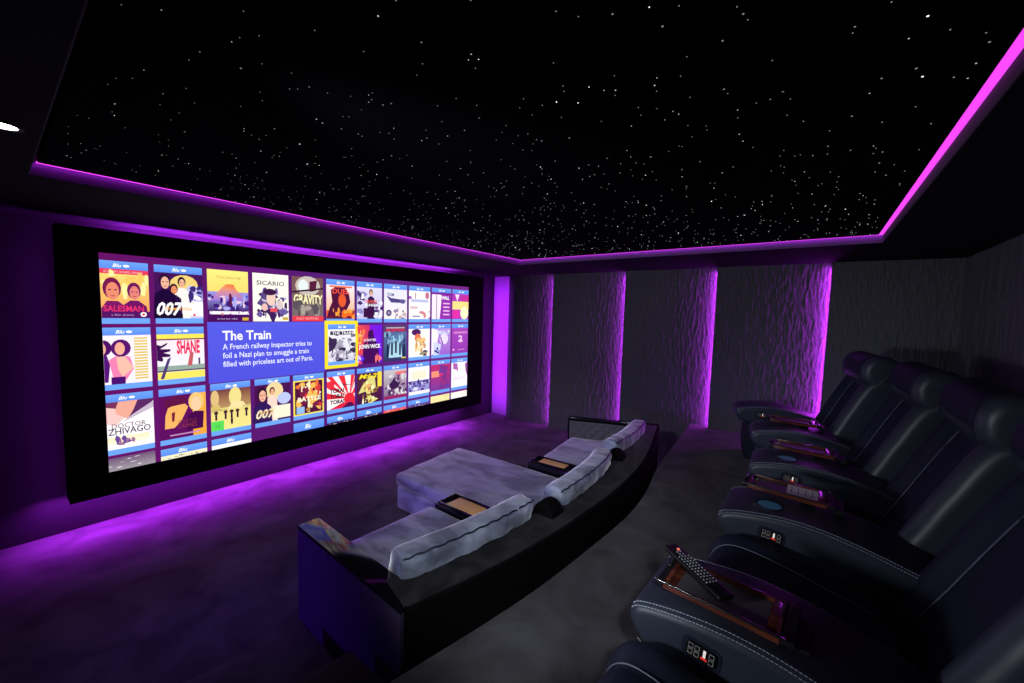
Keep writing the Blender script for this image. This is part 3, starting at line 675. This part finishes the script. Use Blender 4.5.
# seats
def seat(name, poly, z0, z1, bev, m, label=None):
    bm = prism(poly, z0, z1)
    # subdivide, round and crumple a little
    bmesh.ops.bevel(bm, geom=bm.edges[:], offset=bev, segments=4, profile=.5, affect='EDGES')
    bmesh.ops.triangulate(bm, faces=[f for f in bm.faces if len(f.verts) > 4])
    bmesh.ops.subdivide_edges(bm, edges=[e for e in bm.edges if e.calc_length() > .08], cuts=5, use_grid_fill=True)
    bmesh.ops.subdivide_edges(bm, edges=[e for e in bm.edges if e.calc_length() > .08], cuts=2, use_grid_fill=True)
    for v in bm.verts:
        if v.co.z > z1-.01: v.co.z += .006*noise.noise(v.co*7)+.003*noise.noise(v.co*17)
    o = so(link(name, bm, m, sofa, smooth=60))
    if label: o['label'] = label
    return o
seat('seat_cushion', [(-2.13, 1.085), (-2.10, 1.85), (-1.2, 1.85), (-1.30, 1.085)], .20, .35, .03, M['velvet'])
so(link('seat_base', prism([(-2.11, 1.085), (-2.08, 1.85), (-1.19, 1.85), (-1.29, 1.085)], .02, .20), M['hull'], sofa))
seat('chaise_mattress', [(-2.79, 2.06), (-2.87, 2.90), (-1.16, 2.93), (-1.17, 2.06)], .215, .325, .032, M['velvet'], 'wide chaise mattress reaching toward the screen')
seat('chaise_base', [(-2.78, 2.07), (-2.86, 2.89), (-1.17, 2.92), (-1.18, 2.07)], .02, .212, .02, M['velvet'])
seat('seat_cushion', [(-2.03, 3.12), (-2.13, 3.93), (-1.37, 4.24), (-1.16, 3.12)], .20, .345, .03, M['velvet'])
so(link('seat_base', prism([(-2.01, 3.12), (-2.11, 3.92), (-1.36, 4.22), (-1.17, 3.12)], .02, .20), M['hull'], sofa))
# consoles between the seats
for (cx, cy, ang, y1, hx, hy) in ((-2.06, 1.855, 0., .20, .86, .05), (-2.02, 2.935, .04, .18, .77, .06)):
    R = Matrix.Translation((cx, cy, 0)) @ Matrix.Rotation(ang, 4, 'Z')
    def xf(bm): bmesh.ops.transform(bm, matrix=R, verts=bm.verts); return bm
    w = y1
    co = so(link('console', xf(newbox(0, .86, 0, w, .02, .372, .006)), M['lacquer'], sofa, smooth=40))
    def sub(nm, bm, m, sm=40): 
        o = link(nm, xf(bm), m, co, smooth=sm); return o
    bm = bmesh.new(); zt = .372
    for a in ((.02, .42, .012, .026), (.02, .42, w-.026, w-.012), (.02, .034, .026, w-.026), (.406, .42, .026, w-.026)): box(bm, *a, zt, zt+.014, .002)
    sub('tray_rim', bm, M['lacquer'])
    sub('tray_inlay', newbox(.085, .34, .034, w-.034, zt, zt+.006, .001), M['tan'])
    bm = newbox(.028, .04, .05, .062, zt+.014, zt+.024, .002); sub('rim_clip', bm, M['chrome'])
    bm = newbox(.43, .66, -.008 if cy < 2 else .0, w+.01, zt-.02, zt+.045, .03, 4); sub('armrest_pad', bm, M['quilt'], 60)
    bm = bmesh.new()
    prof = [(hx+.075*math.cos(a_), .545+.08*math.sin(a_)) for a_ in [PI*k/10 for k in range(11)]]+[(hx-.075, .40), (hx+.075, .40)]
    prism_y(prof, hy, hy+.13, .02, 3, bm); sub('back_roll', bm, M['hull'], 60)

# loose back cushions
def back_cushion(path, w, h, zb, lean, seed, label):
    """box cushion following a curved line; path = centre line of its foot"""
    P = [Vector(p) for p in path]; sp_ = spline([(p.x, p.y, 0) for p in P], 14); N = len(sp_)
    t = thing('back_cushion', label, 'cushion', (sp_[N//2].x, sp_[N//2].y, zb), 0, 'back cushions of the sofa')
    bm = bmesh.new(); rings = []; seams = [[]]
    base = []
    r = .045; K_ = 5
    for cx_, cz_, a0 in ((w/2-r, h-r, 0), (-w/2+r, h-r, PI/2), (-w/2+r, r, PI), (w/2-r, r, 1.5*PI)):
        for k in range(K_+1): base.append((cx_+r*math.cos(a0+PI/2*k/K_), cz_+r*math.sin(a0+PI/2*k/K_)))
    sec = []
    for i in range(len(base)):
        a_, b_ = Vector(base[i]), Vector(base[(i+1) % len(base)]); sec.append(a_)
        m_ = max(1, int((b_-a_).length/.03))
        for k in range(1, m_): sec.append(a_.lerp(b_, k/m_))
    for i, p in enumerate(sp_):
        tt = (sp_[min(i+1, N-1)]-sp_[max(i-1, 0)]).normalized(); n_ = Vector((tt.y, -tt.x, 0))  # toward the platform
        e = min(i, N-1-i); sc = [.90, .965, .99, 1.0][min(3, e)]
        ring = []
        def place(x, z):
            return p+n_*(x+lean*z)+Vector((0, 0, zb+z))
        for s_ in sec:
            x = s_.x*sc; z = h/2+(s_.y-h/2)*(.5+.5*sc)
            x += .018*(1-(2*z/h-1)**2)*(1 if s_.x > 0 else -1)*min(1, e/4)
            q_ = place(x, z)
            k_ = noise.noise(Vector((q_.x*9+seed, q_.y*14, q_.z*9)))*.013+noise.noise(Vector((q_.x*22, q_.y*34+seed, q_.z*16)))*.009+noise.noise(Vector((q_.x*30, q_.y*75+seed, q_.z*14)))*.0035
            q_ += n_*k_+Vector((0, 0, k_*.6))
            ring.append(bm.verts.new(q_))
        rings.append(ring)
        for k, sx in enumerate((1,)):
            seams[k].append(place(sx*(w/2-.006)*sc, (h-.012)*(.5+.5*sc)+(h/2)*(.5-.5*sc))+Vector((0, 0, .004*math.sin(i*1.7+seed))))
    n = len(sec)
    for i in range(N-1):
        for k in range(n): bm.faces.new((rings[i][k], rings[i][(k+1) % n], rings[i+1][(k+1) % n], rings[i+1][k]))
    bm.faces.new(rings[0][::-1]); bm.faces.new(rings[-1])
    inv = Matrix.Translation(t.location).inverted()
    o = link('cushion_body', bm, M['velvet'], t, smooth=70); o.matrix_parent_inverse = inv
    for s_ in seams:
        bm = bmesh.new(); tube(bm, [q_+Vector((0, 0, .004)) for q_ in s_], .0048, 5); link('piping', bm, M['piping'], o, smooth=60)
    return t
back_cushion([(-1.465, 1.065), (-1.405, 1.35), (-1.365, 1.65), (-1.352, 1.87)], .14, .275, .385, .22, 1, 'crumpled grey velvet back cushion nearest the camera, longest of three')
back_cushion([(-1.285, 2.07), (-1.285, 2.40), (-1.31, 2.72), (-1.36, 2.95)], .14, .275, .385, .22, 5, 'crumpled grey velvet back cushion in the middle, behind the chaise')
back_cushion([(-1.40, 3.17), (-1.395, 3.45), (-1.415, 3.75), (-1.45, 4.02)], .14, .275, .385, .22, 9, 'grey velvet back cushion farthest from the camera by the quilted arm')

# ------------------------------------------------------------ recliners
AW = .33      # armrest width
SWD = .44     # visible seat width
def sp2(pts, n=5): return [(p.x, p.z) for p in spline([(x, 0, z) for x, z in pts], n)]
arm_top = sp2([(0.0, .415), (.008, .450), (.04, .474), (.15, .496), (.28, .505), (.42, .490), (.6, .445), (.8, .385), (1.0, .335)])
arm_bot = sp2([(1.0, .25), (.8, .28), (.55, .31), (.3, .322), (.18, .327), (.11, .335), (.055, .352), (.018, .380)])
arm_prof = arm_top+arm_bot
def topz(x):
    for (a, b), (c, d) in zip(arm_top, arm_top[1:]):
        if a <= x <= c and c > a: return b+(d-b)*(x-a)/(c-a)
    return arm_top[-1][1]

def make_arm(parent, cup=True):
    bm = rprism(arm_prof, 0, AW, .030, 6)
    o = link('armrest', bm, M['leather'], parent, smooth=70)
    # body below the armrest
    bd = link('arm_body', prism_y(sp2([(.10, .0), (.085, .15), (.10, .30), (.13, .35)])+[(1.0, .26), (1.0, 0)], .025, AW-.025, .02, 3), M['leather_shaded'], parent, smooth=60)
    # double stitching along both top edges
    bm = bmesh.new()
    ru = .030
    for phi, far in ((math.radians(42), 0), (math.radians(66), 0), (math.radians(60), 1)):
        d = ru*(1-math.sin(phi))-.0006; y = ru*(1-math.cos(phi)); y = AW-y if far else y
        x = .012
        while x < .72:
            x2 = x+.0066
            tube(bm, [(x, y, topz(x)-d), (x2, y, topz(x2)-d)], .0012, 4)
            x += .0092
    st_ = link('stitching', bm, M['thread'], o); st_['kind'] = 'stuff'
    # control panel in its dished recess on the near side
    bm = bmesh.new(); cx, cz = .205, .424
    ca, sa = math.cos(-.10), math.sin(-.10)
    T = lambda u, v, y: (cx+.88*(u*ca-v*sa), y, cz+.88*(u*sa+v*ca))
    def plate(bm, u0, u1, v0, v1, y0, y1, r=.012):
        pts = []
        for (uu, vv, a0) in ((u1-r, v1-r, 0), (u0+r, v1-r, PI/2), (u0+r, v0+r, PI), (u1-r, v0+r, 1.5*PI)):
            for k in range(4): pts.append((uu+r*math.cos(a0+PI/2*k/3), vv+r*math.sin(a0+PI/2*k/3)))
        a = [bm.verts.new(T(u, v, y0)) for u, v in pts]; b = [bm.verts.new(T(u, v, y1)) for u, v in pts]
        bm.faces.new(a); bm.faces.new(b[::-1]); n = len(pts)
        for i in range(n): bm.faces.new((a[i], b[i], b[(i+1) % n], a[(i+1) % n]))
        return bm
    cp = link('control_panel', plate(bm, -.042, .042, -.022, .026, -.006, .004), M['black_plastic'], o, smooth=40)
    bm = bmesh.new(); plate(bm, -.054, .054, -.033, .034, -.002, .003, .018); link('panel_surround', bm, M['leather_shaded'], o, smooth=40)
    bm = bmesh.new()
    def sq(bm, u, v, s, h):
        for (a, b, c, d) in ((-s, s, h, h-.0014), (-s, s, -h, -h+.0014), (-s, -s+.0014, -h, h), (s-.0014, s, -h, h)): plate(bm, u+a, u+b, v+min(c, d), v+max(c, d), -.0074, -.005, .0002)
    for u in (-.029, -.011, .029):
        for v in (.011, -.008):
            bm = bmesh.new(); sq(bm, u, v+.002, .0066, .0076); link('panel_button', bm, M['button'], cp)
    bm = bmesh.new(); plate(bm, .006, .013, -.002, .020, -.0074, -.005, .001); link('indicator_light', bm, M['button_white'], cp)
    bm = bmesh.new(); plate(bm, .001, .018, -.010, -.004, -.0074, -.005, .001); link('power_button', bm, M['button_red'], cp)
    bm = bmesh.new(); tube(bm, [(.030, .016, .357), (.052, .012, .346)], .0035, 8); link('latch', bm, M['chrome'], o, smooth=60)
    if cup:
        cc = (.185, .108); zt = topz(.235)
        bm = bmesh.new(); disc(bm, cc, .044, .050, zt-.014, zt+.003); c_ = link('cup_holder', bm, M['leather_shaded'], o, smooth=50)
        bm = bmesh.new(); disc(bm, cc, 0, .0445, zt-.003, zt+.0012); link('cup_well', bm, M['cup_glow'], c_, smooth=50)
    return o

def grid_skin(prof, y0, y1, off, nrm_sign=1, ny=26):
    """skin over an open XZ profile, pushed along its normal by off(t, s) for s across the width; closed at the back"""
    bm = bmesh.new(); g = []; N = len(prof)
    P = [Vector((a, 0, b)) for a, b in prof]
    ys = [i/ny for i in range(ny+1)]
    ys = sorted(set([round(.5-.5*math.cos(PI*q), 4) for q in ys]))
    for i, p in enumerate(P):
        t = (P[min(i+1, N-1)]-P[max(i-1, 0)]).normalized(); n = Vector((t.z, 0, -t.x))*nrm_sign
        g.append([bm.verts.new(p+n*off(i/(N-1), s)+Vector((0, y0+(y1-y0)*s, 0))) for s in ys])
    for i in range(N-1):
        for j in range(len(ys)-1): bm.faces.new((g[i][j], g[i][j+1], g[i+1][j+1], g[i+1][j]))
    bm.faces.new([r[0] for r in g]); bm.faces.new([r[-1] for r in g][::-1])
    bm.faces.new([g[0][k] for k in range(len(ys))][::-1]+[]) if False else None
    for j in range(len(ys)-1): bm.faces.new((g[-1][j], g[-1][j+1], g[0][j+1], g[0][j]))
    return bm

def edge_round(s, w, r):
    d = min(s, 1-s)*w
    return 0 if d >= r else -(r-math.sqrt(max(0, r*r-(r-d)**2)))

def make_recliner(seed=0):
    t = thing('recliner', 'x', 'recliner')
    make_arm(t)
    sy0, sy1 = AW+.002, AW+SWD-.004
    # seat cushion: rolled front, raised side bolsters
    prof = sp2([(.12, .03), (.075, .12), (.058, .22), (.066, .32), (.105, .385), (.18, .408), (.32, .392), (.46, .362), (.62, .33)], 5)
    def so_(u, s):
        w = sy1-sy0; b = math.exp(-((min(s, 1-s)-.13)/.09)**2)*.016; gr = -.010*math.exp(-((min(s, 1-s)-.27)/.018)**2)
        return edge_round(s, w, .045)+b+gr+.003*noise.noise(Vector((u*6, s*4, seed)))
    bm = grid_skin(prof+[(.62, .03)], sy0, sy1, so_, -1)
    st = link('seat_cushion', bm, M['leather_shaded'], t, smooth=60)
    for s in (.27, .73):
        bm = bmesh.new(); tube(bm, [(a, sy0+(sy1-sy0)*s, b+.001) for a, b in prof[8:-2]], .0022, 5)
        link('seat_seam', bm, M['seam'], st, smooth=60)
    # backrest
    by0, by1 = AW-.055, AW+SWD+.13
    bp = sp2([(.40, .22), (.455, .34), (.515, .47), (.585, .63), (.645, .76), (.70, .86), (.76, .93), (.84, .95), (.90, .90)], 6)+[(.90, .90), (.80, .55), (.70, .20)]
    def bo(u, s):
        w = by1-by0; e = min(s, 1-s)
        c = -.034*min(1, max(0, (e-.13)/.10)); b = .010*math.exp(-((e-.10)/.08)**2); gr = -.006*math.exp(-((e-.21)/.014)**2)
        k = max(0, 1-u*1.6) if u > .6 else 1
        return edge_round(s, w, .05)+(c+b+gr)*k+.004*noise.noise(Vector((u*9, s*5, seed+4)))
    bm = grid_skin(bp, by0, by1, bo, -1, 30)
    bk = link('backrest', bm, [M['leather_shaded'], M['leather']], t, smooth=60)
    for f in bk.data.polygons:
        if f.center.y < by0+.07: f.material_index = 1  # near bolster takes the lighter copy, its light painted in
    for s, dx in ((.25, .030), (.75, .030)):
        pts = []
        for i, (a, b) in enumerate(bp[4:32]):
            pts.append((a+dx*.9, by0+(by1-by0)*s, b-dx*.35))
        bm = bmesh.new(); tube(bm, pts, .0024 if s > .1 else .003, 5)
        link('back_seam', bm, M['seam'] if s > .1 else M['black_plastic'], bk, smooth=60)
    # headrest: thick roll with rounded ends
    hp = sp2([(.665, .875), (.655, .93), (.665, .99), (.70, 1.035), (.76, 1.052), (.83, 1.035), (.89, .985), (.915, .92), (.92, .80), (.87, .725)], 5)+sp2([(.80, .735), (.73, .79), (.685, .85)], 3)
    hd = link('headrest', rprism(hp, by0+.002, by1-.002, .055, 6), M['leather'], t, smooth=70)
    bm = bmesh.new(); pp = hp[:26]
    for yy in (by0+.055, by1-.055):
        bm = bmesh.new(); tube(bm, [(a-.001, yy, b+.001) for a, b in pp], .0024, 5)
        link('headrest_seam', bm, M['leather_shaded'], hd, smooth=60)
    # padded face of the headrest, shade painted in by the darker leather
    fp = sp2([(.672, .885), (.648, .93), (.657, .99), (.69, 1.035), (.75, 1.056)], 5)
    def fo(u, s): return edge_round(s, by1-by0-.1, .02)*.6
    bm = grid_skin(fp+[(.75, 1.0), (.70, .90)], by0+.052, by1-.052, lambda u, s: (edge_round(s, .4, .015)), -1, 12)
    link('headrest_face', bm, M['leather_shaded'], hd, smooth=60)
    link('base', newbox(.14, .86, AW-.02, AW+SWD+.02, .0, .10, .01), M['black_plastic'], t)
    return t

def dup(root, loc, rz, label):
    r = root.copy(); C.objects.link(r); r.location = loc; r.rotation_euler = (0, 0, rz); r['label'] = label
    def rec(src, dst):
        for ch in list(src.children):
            c = ch.copy(); C.objects.link(c); c.parent = dst; c.matrix_parent_inverse = ch.matrix_parent_inverse.copy()
            rec(ch, c)
    rec(root, r); return r

D = math.radians
# anchor = near front corner of each armrest
anchors = [(-.53, .33, D(-6)), (-.390, 1.10, D(-3)), (-.300, 1.88, D(0)), (-.270, 2.62, D(3)), (-.345, 3.38, D(8))]
labs = ['navy leather recliner nearest the camera, only its seat front in view', 'navy leather recliner whose near armrest carries the tray with the remote control',
        'navy leather recliner whose near armrest carries the tray with a white card', 'navy leather recliner between the white card tray and the farthest seat', 'navy leather recliner at the far end of the row by the rippled wall']
r0 = make_recliner()
RG = 'reclining seats in the rear row'
rec = []
copies = [r0]+[dup(r0, (0, 0, 0), 0, '') for _ in anchors[1:]]
for i, (x, y, a) in enumerate(anchors):
    o = copies[i]
    o.location = (x, y, ZR+.001); o.rotation_euler = (0, 0, a); o['label'] = labs[i]; o['group'] = RG
    rec.append(o)
    dx = [.24, .19, .125, .045, .0][i]
    for ch in o.children:
        if ch.name.split('.')[0] in ('backrest', 'headrest'): ch.location.x += dx
        if i in (0, 1, 4) and ch.name.split('.')[0] == 'armrest':
            for c2 in list(ch.children):
                if c2.name.split('.')[0] == 'cup_holder':
                    for c3 in list(c2.children): bpy.data.objects.remove(c3)
                    bpy.data.objects.remove(c2)
# the last seat closes the row with a far armrest
last = rec[-1]
fa = make_arm(last, cup=False)
Mx = Matrix.Translation((anchors[4][0], anchors[4][1], ZR+.001)) @ Matrix.Rotation(anchors[4][2], 4, 'Z')
T5 = Matrix.Translation((-.555, 4.165, ZR+.001)) @ Matrix.Rotation(D(13), 4, 'Z')
rel = Mx.inverted() @ T5
for ch in list(last.children)[-2:]:
    pass
for ch in [fa, [c for c in last.children if c.name.startswith('arm_body')][-1]]:
    ch.matrix_local = rel

# ------------------------------------------------------------ tray tables on the armrests
def make_tray():
    t = thing('tray_table', 'x', 'tray')
    w, l = .160, .285
    link('tray_base', newbox(0, l, 0, w, 0, .006, .001), M['wood'], t)
    bm = bmesh.new()
    for a in ((0, l, 0, .010), (0, l, w-.010, w), (.0, .012, .010, w-.010), (l-.03, l, .010, w-.010)): box(bm, *a, .004, .020, .002)
    link('tray_rim', bm, M['wood'], t, smooth=40)
    link('tray_mat', newbox(.03, l-.032, .012, w-.012, .0062, .009, .001), M['tray_mat'], t)
    bm = bmesh.new(); tube(bm, [(-.022, -.004, .022), (l+.012, -.004, .022)], .0035, 8)
    tube(bm, [(l+.010, -.004, .022), (l+.010, .012, .022)], .003, 6)
    tube(bm, [(l+.010, w-.03, .024), (l+.010, w, .024)], .003, 6); tube(bm, [(-.012, w*.55, .022), (-.012, w*.8, .022)], .0028, 6)
    link('chrome_rail', bm, M['chrome'], t, smooth=60)
    link('end_bracket', newbox(-.02, -.001, 0, w, .004, .014, .002), M['bracket'], t); link('end_bracket', newbox(l+.001, l+.03, .0, w, .003, .018, .002), M['bracket'], t)
    link('hinge_plate', newbox(l+.03, l+.060, .02, w-.02, -.018, .002, .002), M['bracket'], t); link('pivot', newbox(.20, .25, .09, .14, -.03, 0, .003), M['black_plastic'], t)
    return t
tl = ['rosewood tray with chrome rail holding the black remote control', 'rosewood tray with chrome rail holding a white card, on the second armrest',
      'rosewood tray on the third armrest behind the white card tray', 'small dark rosewood tray on the farthest shown armrest but one']
tp = [(1, .078, .062, .508), (2, .092, .185, .528), (3, .115, .215, .522), (4, .13, .18, .522)]
t0 = make_tray(); trays = []
for k, (ai, lx, ly, lz) in enumerate(tp):
    x, y, a = anchors[ai]
    p = Matrix.Translation((x, y, ZR+.001)) @ Matrix.Rotation(a, 4, 'Z') @ Vector((lx, ly, lz))
    o = t0 if k == 0 else dup(t0, (0, 0, 0), 0, '')
    o.location = p; o.rotation_euler = (0, D(1.5), a); o['label'] = tl[k]; o['group'] = 'swivel trays on the armrests'; trays.append(o)

# white card on the second tray
bm = newbox(.145, .265, .03, .145, 0, .002); 
for k in range(4): box(bm, .16+.025*k, .163+.025*k, .045, .13, .0018, .0024, mi=1)
card = link('menu_card', bm, [M['paper'], M['ink']]); tag(card, 'white printed card lying on the rosewood tray', 'card')
card.location = trays[1].location+Vector((0, 0, .0115)); card.rotation_euler = trays[1].rotation_euler

# remote control
rc = thing('remote_control', 'slim black remote control with rows of keys lying across the tray', 'remote control')
bm = newbox(0, .245, -.025, .025, 0, .016, .006, 3)
rb = link('remote_body', bm, M['black_plastic'], rc, smooth=50)
key0 = None
for i in range(13):
    for j in range(4):
        if i < 2 and j in (0, 3): continue
        if key0 is None: k_ = key0 = link('remote_key', newbox(-.0024, .0024, -.0022, .0022, .0155, .0178, .0006, 1), M['key'], rc)
        else: k_ = key0.copy(); C.objects.link(k_); k_.parent = rc
        k_.location = (.045+i*.0118, -.0165+j*.011, 0)
bm = bmesh.new(); disc(bm, (.033, .006), 0, .0048, .0155, .0182, 12); link('power_key', bm, M['power_key'], rc)
bm = newbox(.008, .022, -.012, .004, .0155, .0168, .001); link('remote_window', bm, M['chrome'], rc)
rc.location = (-.340, 1.335, ZR+.001+.508+.0245); rc.rotation_euler = (0, D(1.0), D(-38))

# ------------------------------------------------------------ camera
f, yaw, pitch, roll, H = 400.29, .6517, .0741, .0273, 1.7271
cy_, sy_ = math.cos(yaw), math.sin(yaw); cp, sp__ = math.cos(pitch), math.sin(pitch)
fwd = Vector((-sy_*cp, cy_*cp, -sp__)); right = Vector((cy_, sy_, 0)); up = right.cross(fwd)
r2 = right*math.cos(roll)+up*math.sin(roll); u2 = -right*math.sin(roll)+up*math.cos(roll)
cam = bpy.data.cameras.new('camera'); co = bpy.data.objects.new('camera', cam); C.objects.link(co)
cam.sensor_width = 36; cam.lens = f/1024*36; cam.clip_start = .02
mw = Matrix((r2, u2, -fwd)).transposed().to_4x4(); mw.translation = Vector((0, 0, H)); co.matrix_world = mw
S.camera = co
w = bpy.data.worlds.new('world'); S.world = w; w.use_nodes = True
w.node_tree.nodes['Background'].inputs[0].default_value = (.01, .01, .015, 1); w.node_tree.nodes['Background'].inputs[1].default_value = .0
